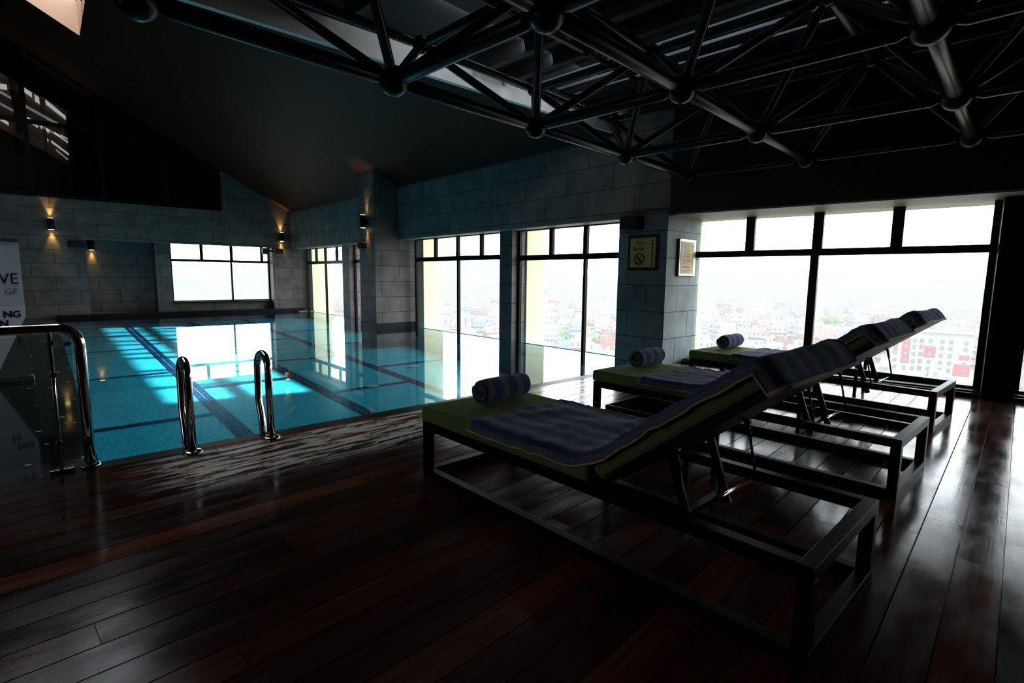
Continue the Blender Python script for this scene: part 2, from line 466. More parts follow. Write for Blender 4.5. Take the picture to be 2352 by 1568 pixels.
def rev(p, q):
    m.face([p, q, (q[0], q[1], q[2]+D), (p[0], p[1], p[2]+D)])
e = .004
c4 = [(HA0+e, HB0+e), (HA1-e, HB0+e), (HA1-e, HB1-e), (HA0+e, HB1-e)]
for i in range(4):
    p, q = c4[i], c4[(i+1) % 4]; rev((p[0], p[1], zc(p[0])-.02), (q[0], q[1], zc(q[0])-.02))
m.build('lining', M['pale_wood'], sk)
for b in (3.1, 4.25, 4.9, 6.6, 7.3, 8.9, 9.6, 10.6, 11.6):
    m = MB()
    lo = [(HA0, b-.075, zc(HA0)+.3), (HA1, b-.075, zc(HA1)+.3), (HA1, b+.075, zc(HA1)+.3), (HA0, b+.075, zc(HA0)+.3)]
    hi = [(p[0], p[1], p[2]+.2) for p in lo]
    m.face(lo[::-1]); m.face(hi)
    for i in range(4): m.face([lo[i], lo[(i+1) % 4], hi[(i+1) % 4], hi[i]])
    m.build('rafter', M['pale_wood'], sk)
m = MB(); m.box(-8.02, -7.72, HB0, HB1, zc(-7.87)+.35, zc(-7.87)+.5); m.build('rafter', M['pale_wood'], sk)
m = MB(); m.face([(HA0, HB0, zc(HA0)+.78), (HA1, HB0, zc(HA1)+.78), (HA1, HB1, zc(HA1)+.78), (HA0, HB1, zc(HA0)+.78)]); m.build('pane', M['pane'], sk)

# ---- far wall
m = MB()
m.box(-12.2, -6.5, 17.2, 17.4, 0, 3.75)
m.box(-6.5, -.75, 17.2, 17.4, 2.5, 3.75)
m.box(-.75, 1.0, 17.2, 17.9, 0, 3.75)
m.box(-6.52, -4.35, 18.2, 18.4, .0, 2.6); m.box(-6.7, -6.5, 17.4, 18.4, 0, 2.6); m.box(-6.5, -.75, 17.3, 18.3, -.1, .085)
m.box(-4.6, -4.14, 17.5, 18.3, .0, 2.6)
m.box(-4.14, -.75, 17.60, 17.8, .0, .40)
m.box(-4.4, -.75, 17.4, 17.9, 2.55, 2.8); m.box(-6.7, -4.4, 17.4, 18.4, 2.52, 2.8)
m.prism([(-2.5, 3.75), (1.0, 3.75), (1.0, zc(1.0)+.05), (0., zc(0)+.02), (-2.5, zc(-2.5)+.02)], 17.2, 17.4, 'y')
o = m.build('wall_far', M['stone'], None, HALL); struct(o, 'grey stone block end wall beyond the pool', 'wall')
m = MB(); m.box(-4.12, -.76, 17.42, 17.62, .37, .42)
o = m.build('trim_3', M['coping'], None, HALL); struct(o, 'dark stone sill under the window in the end wall', 'sill')
# upper glazing of the end wall
ug = empty('window_6', HALL); struct(ug, 'dark glazed gable partition high on the end wall', 'window')
def bar(p, q, w, d0, d1, name='mullion'):
    mm = MB(); p = Vector(p); q = Vector(q); t_ = (q-p).normalized(); n_ = Vector((-t_.y, t_.x))*w/2
    mm.prism([tuple(p-n_), tuple(q-n_), tuple(q+n_), tuple(p+n_)], d0, d1, 'y')
    return mm.build(name, M['black_metal'], ug)
for a in (-12., -9.4, -7.66, -5.9, -4.15, -2.53):
    bar((a, 3.75), (a, zc(a)-.02), .13, 17.16, 17.3)
bar((-12.1, 5.95), (-4.15, 5.95), .12, 17.17, 17.29, 'transom')
bar((-12.1, 3.80), (-2.5, 3.80), .09, 17.16, 17.3, 'bottom_rail')
bar((-12.1, zc(-12.1)-.06), (-2.47, zc(-2.47)-.06), .12, 17.16, 17.3, 'top_rail')
m = MB(); m.face([(-12.1, 17.24, 3.8), (-2.55, 17.24, 3.8), (-2.55, 17.24, zc(-2.55)), (-12.1, 17.24, zc(-12.1))]); m.build('pane', M['dark_glass'], ug)
# added panel and glowing strips behind that glazing, imitating its reflection
refl = empty('wall_reflection', HALL); struct(refl, 'added timber slats and glowing strips imitating the reflection in the gable glazing', 'imitated reflection')
m = MB(); m.box(-13, -2.3, 20.0, 20.1, 3.4, 11); m.box(-13, -2.3, 17.42, 20.1, 3.3, 3.4); m.box(-13.1, -13, 17.42, 20.1, 3.4, 11); m.box(-2.4, -2.3, 17.42, 20.1, 3.4, 11)
m.face([(-13.1, 17.42, 11.1), (-2.3, 17.42, 5.3), (-2.3, 20.1, 5.3), (-13.1, 20.1, 11.1)])
m.build('shell', M['plaster'], refl)
m = MB(); m.prism([(-9.2, 3.6), (-6.58, 3.6), (-6.58, 6.7), (-7.7, 7.5), (-9.2, 8.3)], 19.2, 19.3, 'y'); m.build('reflection_panel', M['slats'], refl)
m = MB(); m.box(-6.62, -6.50, 19.1, 19.3, 4.9, 6.62); m.build('reflection_post', M['pale_wood'], refl)
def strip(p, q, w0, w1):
    mm = MB(); mm.prism([(p[0], p[1]), (q[0], q[1]), (q[0], q[1]+w1), (p[0], p[1]+w0)], 19.08, 19.12, 'y'); mm.build('reflection_strip', M['reflection_glow'], refl)
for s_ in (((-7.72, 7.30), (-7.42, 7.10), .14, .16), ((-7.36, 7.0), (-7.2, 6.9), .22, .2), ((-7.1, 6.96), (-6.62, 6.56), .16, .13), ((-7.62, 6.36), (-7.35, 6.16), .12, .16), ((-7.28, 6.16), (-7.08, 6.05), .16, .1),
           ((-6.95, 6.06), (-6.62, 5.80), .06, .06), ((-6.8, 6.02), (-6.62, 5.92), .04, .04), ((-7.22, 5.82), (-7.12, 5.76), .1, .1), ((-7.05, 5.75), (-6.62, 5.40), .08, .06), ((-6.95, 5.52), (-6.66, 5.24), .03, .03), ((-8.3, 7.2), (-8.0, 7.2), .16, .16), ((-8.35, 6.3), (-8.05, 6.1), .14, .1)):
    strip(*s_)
for a_ in (-7.2, -7.9):
    m = MB(); m.box(a_-.05, a_+.05, 18.9, 19.0, 5.2, 7.2); m.build('reflection_post', M['black_metal'], refl)

# ---- right-hand window wall (hall side): header, piers, column
m = MB()
m.box(0, .12, -.02, 17.2, 2.5, 4.2)
m.box(.12, .62, -.02, 17.2, 2.62, 4.2)
o = m.build('wall_right', M['stone_header_lit'], None, HALL); struct(o, 'grey stone block header above the poolside windows', 'wall')
m = MB(); m.box(.0, .62, .9, 17.2, 2.47, 2.505)
o = m.build('trim_4', M['soffit_wood'], None, HALL); struct(o, 'pale soffit under the poolside window header', 'soffit')
m = MB()
m.box(.2, .60, 4.0, 4.42, -.9, 2.5); m.box(.2, .60, 12.3, 12.85, -.9, 2.5); m.box(-.0, .62, 16.6, 17.2, -.9, .0)
o = m.build('wall_right_piers', M['stone'], None, HALL); struct(o, 'slim stone piers between the poolside windows', 'pier')
m = MB(); m.box(-.75, .55, 8.58, 9.52, -.9, zc(-.75)+.1)
o = m.build('column', M['stone'], None, HALL); struct(o, 'projecting grey stone column standing in the pool edge', 'column')
m = MB(); m.box(-.762, .5, 8.568, 9.53, -.2, .12)
o = m.build('trim_5', M['coping'], None, HALL); struct(o, 'black granite skirting at the foot of the projecting column', 'skirting')
m = MB(); m.box(0, 1.06, 0, .96, -.9, 2.6)
o = m.build('column', M['stone_pillar'], None, HALL); struct(o, 'large stone pillar at the corner between pool and deck', 'pillar')

# ---- windows
def window(name, label, Mx, axis0, axis1, z0, z1, ztr, uppers, lowers, thin=.05, jw=.07, depth=(0, .07), tr=.11, um=.09, lm=.06):
    """axis along local y; depth along local x."""
    w = empty(name, Mx); struct(w, label, 'window')
    d0, d1 = depth
    mm = MB(); mm.box(d0, d1, axis0, axis0+jw, z0, z1); mm.box(d0, d1, axis1-jw, axis1, z0, z1)
    mm.box(d0, d1, axis0+jw, axis1-jw, z1-.04, z1); mm.box(d0, d1, axis0+jw, axis1-jw, z0, z0+.06)
    mm.build('frame', M['black_metal'], w)
    mm = MB(); mm.box(d0-.01, d1, axis0+jw, axis1-jw, ztr-tr/2, ztr+tr/2); mm.build('transom', M['black_metal'], w)
    for u in uppers:
        mm = MB(); mm.box(d0, d1, u-um/2, u+um/2, ztr+tr/2, z1-.04); mm.build('mullion', M['black_metal'], w)
    for u in lowers:
        mm = MB(); mm.box(d0, d1, u-lm/2, u+lm/2, z0+.06, ztr-tr/2); mm.build('mullion', M['black_metal'], w)
    dm = (d0+d1)/2
    us = [axis0+jw] + sorted(uppers) + [axis1-jw]
    for a, b in zip(us, us[1:]):
        mm = MB(); mm.face([(dm, a, ztr), (dm, b, ztr), (dm, b, z1-.02), (dm, a, z1-.02)]); mm.build('pane', M['pane'], w)
    us = [axis0+jw] + sorted(lowers) + [axis1-jw]
    for a, b in zip(us, us[1:]):
        mm = MB(); mm.face([(dm, a, z0+.03), (dm, b, z0+.03), (dm, b, ztr), (dm, a, ztr)]); mm.build('pane', M['pane'], w)
    return w
HW = HALL @ T(.37, 0, 0)
window('window_1', 'tall poolside window beside the end wall', HW, 13.0, 16.62, -.3, 2.49, 1.92, (15.65, 14.78, 13.75), (14.78,))
window('window_2', 'tall poolside window half hidden behind the projecting column', HW, 9.5, 12.32, -.3, 2.49, 1.92, (11.4, 10.5), (10.9,))
window('window_3', 'tall poolside window right of the projecting column', HW, 4.42, 8.36, -.3, 2.49, 1.91, (7.33, 6.31, 5.33), (6.29,))
window('window_4', 'tall poolside window next to the no diving pillar', HW, .96, 4.0, -.3, 2.49, 1.87, (2.98, 2.05), (2.05,), um=.10)
RW = RWALL @ T(.75, 0, 0)
window('window_5', 'wide window behind the sun loungers', RWALL @ T(.75, -3.87, 0) @ RZ(-.066) @ T(0, 3.87, 0), -3.87, .14, .05, 2.52, 1.87, (-.87, -1.85, -2.82), (-1.83,), jw=.09, tr=.10, um=.135, lm=.11)
window('window_8', 'next window right of the dark pier at the picture edge', RW, -8.6, -4.12, .05, 2.5, 1.86, (-5.2, -6.3, -7.4), (-6.3,), jw=.09, tr=.10, um=.135, lm=.11)
FW = HALL @ T(0, 17.64, 0) @ RZ(-PI/2)   # local x -> -b ... frame of the end wall window
w9 = window('window_9', 'horizontal window set back in the end wall', HALL @ T(0, 17.62, 0) @ RZ(PI/2), .75, 4.14, .40, 2.56, 1.93, (3.13, 2.12, 1.02), (2.14,), jw=.05, tr=.09, um=.10, lm=.055)

# ---- deck-side window wall: header, soffit, sill, pier
m = MB(); m.box(.0, .12, -10.5, -.01, 2.48, 4.4); m.box(.07, .12, -.01, .13, 2.47, 4.4); m.box(.12, 1.3, -10.5, .12, 2.62, 4.4)
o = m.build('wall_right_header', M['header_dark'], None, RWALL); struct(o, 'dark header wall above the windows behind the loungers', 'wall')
m = MB(); m.box(.0, 1.3, -2.0, -.01, 2.455, 2.485); m.box(.08, 1.3, -.01, .1, 2.455, 2.485); m.box(.0, 1.3, -10.5, -2.006, 2.455, 2.485)
o = m.build('trim_6', M['soffit_wood'], None, RWALL); struct(o, 'pale timber soffit above the windows behind the loungers', 'soffit')
m = MB(); m.box(.52, 1.15, -3.84, .0, -.05, .055); m.box(.52, .90, -8.6, -4.14, -.05, .055)
m.box(.60, .74, -3.84, 0, .055, .075); m.box(.60, .74, -8.6, -4.14, .055, .075)
o = m.build('trim_7', M['black_metal'], None, RWALL); struct(o, 'low black sill under the windows behind the loungers', 'sill')
m = MB(); m.box(.46, .95, -4.14, -3.85, -.05, 2.46); pass
for z in (.35, .8, 1.25, 1.7):
    m.tube([(.462, -3.90, z), (.445, -3.90, z)], .006, 8); m.tube([(.462, -4.09, z), (.445, -4.09, z)], .006, 8)
o = m.build('wall_right_pier', M['black_metal'], None, RWALL); struct(o, 'black metal clad pier at the right picture edge', 'pier')
m = MB(); m.box(.46, .95, -10.5, -8.6, -.05, 2.46)
o = m.build('wall_right_end', M['plaster'], None, RWALL); struct(o, 'dark wall at the end of the deck windows', 'wall')

# ---- beam, gable, roof over the deck, rest of the room
m = MB(); m.box(-13, .1, 1.1, 1.17, 3.94, 4.21)
o = m.build('ceiling_beam', M['concrete'], None, HALL); struct(o, 'pale concrete edge beam between pool ceiling and truss roof', 'beam')
m = MB(); m.prism([(-12.2, 4.2), (.1, 4.2), (.1, 4.25), (-12.2, zc(-12.2)+.1)], 1.12, 1.3, 'y')
o = m.build('wall_gable', M['plaster'], None, HALL); struct(o, 'dark gable wall above the concrete beam', 'wall')
RZ0 = 4.28
# roof sheets with open rooflight slots running along y
slots = [(4.42, 4.74), (5.0, 5.25), (5.58, 5.86), (6.0, 6.2), (6.36, 6.56), (6.72, 6.9)]
m = MB(); edges = [-7.2] + [v for s_ in slots for v in s_] + [9.6]
def yb(x_): return 4.2 + (1.2 - (x_-7.9)*st)/ct
for a, b in zip(edges[::2], edges[1::2]): m.prism([(a, -6.2), (b, -6.2), (b, yb(b)), (a, yb(a))], RZ0, RZ0+.08, 'z')
for s0, s1 in slots:
    m.box(s0, s1, -6.2, 1.0, RZ0, RZ0+.08)
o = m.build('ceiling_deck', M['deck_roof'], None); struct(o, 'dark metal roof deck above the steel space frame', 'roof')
t = NT('rooflight_sheet')
trl = t.n('BsdfTranslucent', i_Color=t.mix(t.noise(t.pos, 1.5), (.006, .008, .010), (.022, .025, .028))).outputs[0]
dfs = t.n('BsdfDiffuse', i_Color=(.02, .0225, .025, 1)).outputs[0]
M['rooflight'] = t.done(t.n('AddShader', i_0=trl, i_1=dfs).outputs[0])
bl = bpy.data.lights.new('beam_fill', 'AREA'); bl.shape = 'RECTANGLE'; bl.size = 3.0; bl.size_y = .12; bl.energy = 6; bl.color = (.92, .97, 1)  # added fill light for the concrete beam, no fixture behind it
bo = bpy.data.objects.new('beam_fill', bl); C.objects.link(bo); bo.location = (5.0, 4.55, 4.22)
bo.rotation_euler = Vector((0, .85, -.25)).to_track_quat('-Z', 'Y').to_euler()
rl = empty('window_10', IDN); struct(rl, 'narrow translucent rooflight strips between the roof sheets', 'rooflight')
for s0, s1 in slots:
    m = MB(); m.face([(s0, 1.0, RZ0+.05), (s1, 1.0, RZ0+.05), (s1, yb(s1), RZ0+.05), (s0, yb(s0), RZ0+.05)]); m.build('strip', M['rooflight'], rl)
m = MB()
for x_ in (-5, -3, -1, 1, 3, 4.88, 5.4, 7.3, 8.4): m.box(x_-.05, x_+.05, -6, 5.4, RZ0-.16, RZ0)
for y_ in (-4, -2.2, -.4): m.box(-7, 9, y_-.04, y_+.04, RZ0-.1, RZ0-.001)
o = m.build('ceiling_purlins', M['deck_roof'], None); struct(o, 'dark purlins under the metal roof deck', 'purlin')
m = MB(); m.box(-7.3, -7.1, -6.2, 5.3, -.1, 4.4)
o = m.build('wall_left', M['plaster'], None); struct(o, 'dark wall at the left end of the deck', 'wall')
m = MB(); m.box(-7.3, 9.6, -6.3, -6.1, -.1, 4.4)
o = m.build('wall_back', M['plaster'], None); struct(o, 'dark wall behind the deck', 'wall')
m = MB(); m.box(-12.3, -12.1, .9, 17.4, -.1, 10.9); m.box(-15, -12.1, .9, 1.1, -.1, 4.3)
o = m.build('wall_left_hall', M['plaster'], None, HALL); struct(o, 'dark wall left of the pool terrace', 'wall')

# ---- cream exterior fins beside the windows
for k, (b0, b1, a1) in enumerate(((8.30, 8.7, 1.28), (3.96, 4.3, 1.22), (16.7, 17.1, 1.5), (12.3, 12.7, 1.25))):
    m = MB(); m.box(.62, a1, b0, b1, -4, 3.2)
    o = m.build('wall_outside', M['cream'], None, HALL)
    struct(o, ('cream outer fin behind the window right of the column', 'cream outer fin behind the window next to the pillar', 'cream outer fin behind the window beside the end wall', 'cream outer fin behind the half hidden window')[k], 'outer wall')
m = MB(); m.box(1.08, 1.42, .02, .3, -4, 3.2)
o = m.build('wall_outside', M['cream'], None, RWALL); struct(o, 'cream outer fin at the left end of the lounger window', 'outer wall')

# ================================================================== THINGS
# ---- steel space frame
sf = thing('space_frame', IDN, 'black steel tube space frame with ball joints under the roof', 'roof truss')
NX = [.77+1.71*i for i in range(-1, 5)]; NY = [3.77-1.61*j for j in range(0, 4)]; ZB, ZT = 3.0, 3.76
TX = [x_+.855 for x_ in NX[:-1]]; TY = [y_+.805 for y_ in NY]
def ball(p, r): m = MB(); m.sphere(p, r); m.build('ball_joint', M['truss'], sf)
def rod(p, q, r, name, cut=.1):
    p, q = Vector(p), Vector(q); d = (q-p).normalized(); L = (q-p).length
    m = MB(); m.tube([p+d*cut, p+d*(cut+.07), q-d*(cut+.07), q-d*cut], [r*.55, r, r, r*.55], 16); m.build(name, M['truss'], sf)
for x_ in NX:
    for y_ in NY: ball((x_, y_, ZB), .118)
for x_ in TX:
    for y_ in TY: ball((x_, y_, ZT), .085)
for j, y_ in enumerate(NY):
    for i in range(len(NX)-1): rod((NX[i], y_, ZB), (NX[i+1], y_, ZB), .056, 'chord_tube')
for x_ in NX:
    for j in range(len(NY)-1): rod((x_, NY[j], ZB), (x_, NY[j+1], ZB), .056, 'chord_tube')
for j, y_ in enumerate(TY):
    for i in range(len(TX)-1): rod((TX[i], y_, ZT), (TX[i+1], y_, ZT), .045, 'upper_tube', .07)
for x_ in TX:
    for j in range(len(TY)-1): rod((x_, TY[j], ZT), (x_, TY[j+1], ZT), .045, 'upper_tube', .07)
for i, x_ in enumerate(NX):
    for j, y_ in enumerate(NY):
        for di in (-1, 0):
            for dj in (0, 1):
                if 0 <= i+di < len(TX) and j+dj < len(TY): rod((x_, y_, ZB), (TX[i+di], TY[j+dj], ZT), .04, 'brace_tube', .08)
sp_ = thing('sprinkler_pipe', IDN, 'thin dark red sprinkler pipe running above the space frame', 'pipe')
m = MB(); m.tube([(-1.5, 3.25, 3.62), (7.6, 3.25, 3.62)], .026, 14); m.build('pipe', M['red_pipe'], sp_)
for x_ in (1.2, 4.35, 4.75, 6.4):
    m = MB(); m.tube([(x_-.06, 3.25, 3.62), (x_+.06, 3.25, 3.62)], .036, 14); m.tube([(x_, 3.25, 3.65), (x_, 3.25, 3.7)], .012, 8); m.build('coupling', M['red_pipe'], sp_)

# ---- sun loungers
LW, LL = .90, 2.58
dy, dz = -.79, .613; ny_, nz_ = .613, .79
HY, HZ = .95, .43
def bk(s_, n_): return (HY + dy*s_ + ny_*n_, HZ + dz*s_ + nz_*n_)
def make_lounger(Mx, label):
    r = thing('sun_lounger', Mx, label, 'sun lounger', 'sun loungers in a row by the window')
    f = .06
    m = MB(); m.box(0, f, f, LL-f, .35, .41); m.box(LW-f, LW, f, LL-f, .35, .41); m.box(0, LW, 0, f, .35, .41); m.box(0, LW, LL-f, LL, .35, .41)
    m.build('upper_frame', M['frame_metal'], r, bevel=.003)
    m = MB(); m.box(0, f, f, LL-f, 0, .06); m.box(LW-f, LW, f, LL-f, 0, .06); m.box(0, LW, 0, f, 0, .06); m.box(0, LW, LL-f, LL, 0, .06)
    m.build('lower_frame', M['frame_metal'], r, bevel=.003)
    for lx in (0, LW-f):
        for ly in (0, LL-f):
            m = MB(); m.box(lx, lx+f, ly, ly+f, .06, .35); m.build('leg', M['frame_metal'], r, bevel=.003)
    # seat cushion and hinged back cushion
    m = MB(); m.box(-.008, LW+.008, 1.05, LL+.012, .412, .52); m.build('seat_cushion', M['green'], r, bevel=.02)
    m = MB(); m.prism([bk(.0, .035), bk(.97, .035), bk(.985, .135), bk(.05, .135), bk(-.03, .09)], -.004, LW+.004, 'x'); m.build('back_cushion', M['green'], r, bevel=.025)
    m = MB(); m.prism([bk(-.02, .0), bk(1.0, .0), bk(1.0, .03), bk(-.02, .03)], .02, LW-.02, 'x'); m.build('back_board', M['frame_metal'], r, bevel=.003)
    # gas struts, their cross rod and the folding prop
    p0 = bk(.42, -.005)
    for sx in (.075, LW-.075):
        m = MB(); m.tube([(sx, p0[0], p0[1]), (sx, p0[0]-.02, p0[1]-.09)], .011, 10); m.tube([(sx, p0[0]-.02, p0[1]-.09), (sx, .55, .385)], .0075, 10)
        m.tube([(sx-.03, p0[0], p0[1]-.006), (sx+.03, p0[0], p0[1]-.006)], .010, 10)
        m.build('gas_strut', M['chrome' if False else 'frame_metal'], r)
    m = MB(); m.tube([(.05, .55, .385), (LW-.05, .55, .385)], .009, 10); m.build('cross_rod', M['chrome'], r)
    q0 = bk(.27, -.005)
    m = MB()
    for sx in (.25, LW-.25):
        d_ = Vector((0, .62-q0[0], .26-q0[1])); L = d_.length; d_.normalize()
        n_ = Vector((0, -d_.z, d_.y))
        a_ = Vector((sx, q0[0], q0[1])); b_ = a_ + d_*L
        m.prism([((a_+n_*.022).y, (a_+n_*.022).z), ((b_+n_*.022).y, (b_+n_*.022).z), ((b_-n_*.022).y, (b_-n_*.022).z), ((a_-n_*.022).y, (a_-n_*.022).z)], sx-.008, sx+.008, 'x')
    e_ = Vector((0, q0[0], q0[1])) + d_*(L-.07)
    m.box(.25, LW-.25, e_.y-.02, e_.y+.02, e_.z-.006, e_.z+.006)
    m.build('prop_stand', M['frame_metal'], r)
    return r
L1M = T(2.045, .445, 0) @ RZ(-.054); L2M = T(4.175, .475, 0) @ RZ(-.06); L3M = T(6.28, .49, 0) @ RZ(-.085)
l1 = make_lounger(L1M, 'nearest green cushioned sun lounger on a black frame, in the foreground')
l2 = dup(l1, L2M, 'middle one of the three green cushioned black sun loungers')
l3 = dup(l1, L3M, 'green cushioned sun lounger farthest back, right against the window')

# ---- spread towels
def chaikin(p, n=2):
    for _ in range(n):
        q = [p[0]]
        for a, b in zip(p, p[1:]):
            q += [(a[0]*.75+b[0]*.25, a[1]*.75+b[1]*.25), (a[0]*.25+b[0]*.75, a[1]*.25+b[1]*.75)]
        p = q + [p[-1]]
    return p
def resample(p, step):
    out = [p[0]]; acc = 0
    for a, b in zip(p, p[1:]):
        L = math.dist(a, b); d = step-acc
        while d <= L:
            k = d/L; out.append((a[0]+(b[0]-a[0])*k, a[1]+(b[1]-a[1])*k)); d += step
        acc = L-(d-step)
    out.append(p[-1]); return out
def make_towel(Mx, label, seed, start=2.02):
    r = thing('bath_towel', Mx, label, 'towel', 'striped towels spread over the loungers')
    lift = .008
    prof = [(start, .52+lift), (1.6, .52+lift), (1.2, .525+lift), (1.10, .545+lift), bk(.10, .155), bk(.3, .146+lift), bk(.6, .148+lift), bk(.9, .15+lift), bk(1.0, .14+lift), bk(1.02, .10), bk(1.018, .04), bk(1.015, .0)]
    prof = resample(chaikin(prof, 3), .03)
    n = len(prof); nx = 34; P = []
    for i, (y_, z_) in enumerate(prof):
        a = prof[max(i-1, 0)]; b = prof[min(i+1, n-1)]
        ty, tz = b[0]-a[0], b[1]-a[1]; L = math.hypot(ty, tz); ny2, nz2 = -(-tz)/L*1, -ty/L
        ny2, nz2 = tz/L, -ty/L
        if nz2 < 0 and i < n*.8: ny2, nz2 = -ny2, -nz2
        row_ = []
        for k in range(nx+1):
            x_ = -.035 + (.90)*k/nx
            w_ = noise.noise(Vector((x_*4+seed*7, y_*9, z_*5+seed)))*.5+.5
            w2 = noise.noise(Vector((x_*2.2+seed*3, y_*22, seed*2)))
            amp = .026*w_**2 + .014*max(0, w2)
            if 1.0 < y_ < 1.25: amp *= .6
            drop = 0
            if x_ < .015: drop = .06*min(1., ((.015-x_)/.05))**1.3
            dx = 0
            if drop: dx = -.002
            row_.append((x_+dx+.006*noise.noise(Vector((y_*5, seed, 0)))*(k < 2), y_ + ny2*(amp-drop), z_ + nz2*(amp-drop)))
        P.append(row_)
    # front hem slightly skewed
    m = MB(); m.grid(P)
    o = m.build('cloth', M['towel'], r)
    sd = o.modifiers.new('thick', 'SOLIDIFY'); sd.thickness = .006; sd.offset = 1
    m = MB()
    m.tube([Vector(row_[0]) for row_ in P], .0055, 6); m.tube([Vector(row_[-1]) for row_ in P], .0055, 6)
    m.tube([Vector(p) for p in P[0]], .0055, 6); m.tube([Vector(p) for p in P[-1]], .012, 6)
    m.build('hem', M['hem'], o)
    return r
make_towel(L1M, 'blue grey striped bath towel spread over the nearest lounger', 1)
make_towel(L2M, 'blue grey striped bath towel spread over the middle lounger', 2)
make_towel(L3M, 'blue grey striped bath towel spread over the lounger against the window', 3)

# ---- rolled towels
def make_roll(Mx, label):
    r = thing('rolled_towel', Mx, label, 'rolled towel', 'rolled towels on the foot ends')
    Rr, Ln = .098, .47
    prof = []; turns = 4.2; N = 150
    for i in range(N+1):
        a = 2*PI*turns*i/N; rad = .014 + (Rr-.014-.004)*(i/N)
        prof.append((rad*math.cos(a-1.0), rad*math.sin(a-1.0)+Rr))
    P = []
    for j in range(25):
        x_ = -Ln/2 + Ln*j/24
        e_ = .004*noise.noise(Vector((x_*14, 3, 1))); sq = 1 - .10*(abs(x_)/(Ln/2))**8
        P.append([(x_ + .010*math.sin(k*.13), q[0]*(sq+e_*2), (q[1]-Rr)*(sq+e_*3)+Rr) for k, q in enumerate(prof)])
    m = MB(); m.grid(P); o = m.build('cloth', M['towel'], r)
    sd = o.modifiers.new('thick', 'SOLIDIFY'); sd.thickness = .014; sd.offset = 0
    m = MB(); k = len(prof)-1
    m.tube([Vector((row_[k][0], row_[k][1], row_[k][2])) for row_ in P], .007, 6)
    m.build('hem', M['hem'], o)
    return r
r1 = make_roll(L1M @ T(.56, 2.34, .524) @ RZ(.06), 'rolled blue striped towel on the foot of the nearest lounger')
dup(r1, L2M @ T(.66, 2.38, .524) @ RZ(.05), 'rolled blue striped towel on the foot of the middle lounger')
dup(r1, L3M @ T(.66, 2.36, .524) @ RZ(.04), 'rolled blue striped towel on the foot of the lounger by the window')

# ---- side tables
def make_table(Mx, label):
    r = thing('side_table', Mx, label, 'side table', 'low side tables between the loungers')
    W_, L_, H_ = .46, .66, .53; f = .018
    m = MB(); m.box(0, f, 0, L_, H_-.075, H_); m.box(W_-f, W_, 0, L_, H_-.075, H_); m.box(f, W_-f, 0, f, H_-.075, H_); m.box(f, W_-f, L_-f, L_, H_-.075, H_)
    m.build('rim', M['frame_metal'], r, bevel=.002)
    m = MB(); m.box(f, W_-f, f, L_-f, H_-.072, H_-.064); m.build('glass_top', M['rail_glass'], r)
    for x_ in (0, W_-.035):
        for y_ in (0, L_-.035):
            m = MB(); m.box(x_, x_+.035, y_, y_+.035, 0, H_-.075); m.build('leg', M['frame_metal'], r, bevel=.002)
    return r
t1 = make_table(T(3.14, 1.45, 0) @ RZ(-.02), 'low black side table between the nearest and middle loungers')
dup(t1, T(5.46, 1.42, 0) @ RZ(-.03), 'low black side table between the middle and window loungers')
dup(t1, T(7.72, 1.40, 0) @ RZ(-.04), 'low black side table between the last lounger and the window')

# ---- pool ladder handrails
def make_grab(Mx, label):
    r = thing('pool_handrail', Mx, label, 'handrail', 'pool ladder handrails')
    pts = [(0, 0, .0), (0, 0, .55)]
    pts += [(0, .155-.155*math.cos(a), .62+.125*math.sin(a)) for a in [PI*k/14 for k in range(0, 15)]]
    pts += [(0, .315, .5), (0, .325, .34), (0, .31, .25), (0, .265, .16), (0, .235, .06), (0, .23, -.1), (0, .23, -.55)]
    m = MB(); m.tube(pts, .031, 16); m.build('rail', M['chrome'], r)
    m = MB(); m.lathe([(.075, 0), (.075, .008), (.06, .018), (.036, .022)], (0, 0, 0), 28); m.build('flange', M['chrome'], r)
    return r
g1 = make_grab(HALL @ T(-6.79, .06, .001), 'chrome pool ladder handrail nearer the glass railing')
dup(g1, HALL @ T(-6.18, .06, .001), 'chrome pool ladder handrail farther from the glass railing')

# ---- glass railing
gr = thing('glass_railing', T(.50, 4.9, .0), 'chrome and glass railing at the left edge of the deck', 'railing')
pts = [(-4.2, 0, 1.05), (-.16, 0, 1.05)] + [(-.12+.12*math.sin(a), 0, .93+.12*math.cos(a)) for a in [PI/2*k/8 for k in range(0, 9)]] + [(0, 0, .02)]
m = MB(); m.tube(pts, .034, 18); m.build('handrail', M['chrome'], gr)
m = MB(); m.lathe([(.062, .002), (.062, .014), (.05, .028), (.04, .03)], (0, 0, 0), 24); m.build('flange', M['chrome'], gr)
for x_ in (-.165, -1.4, -2.7):
    m = MB(); m.tube([(x_, .0, .03), (x_, .0, 1.02)], .012, 12); ba_ = m.build('baluster', M['chrome'], gr)
    m = MB(); m.box(x_-.07, x_+.07, -.035, .035, .002, .03); m.build('base_plate', M['chrome'], ba_, bevel=.002)
    for z in (.22, .72, .95):
        m = MB(); m.tube([(x_, -.02, z), (x_, .03, z)], .02, 14); m.build('clamp', M['chrome'], ba_)
m = MB(); m.box(-4.2, -.045, .024, .034, .07, 1.0); m.build('glass_panel', M['rail_glass'], gr)
m = MB(); m.lathe([(.055, 0), (.055, .001)], (0, 0, 0), 20)
m.build('sticker', M['white_plastic'], gr, T(-.10, .021, .935) @ Matrix.Rotation(PI/2, 4, 'X') @ Matrix.Scale(.35, 4, (0, 1, 0)))

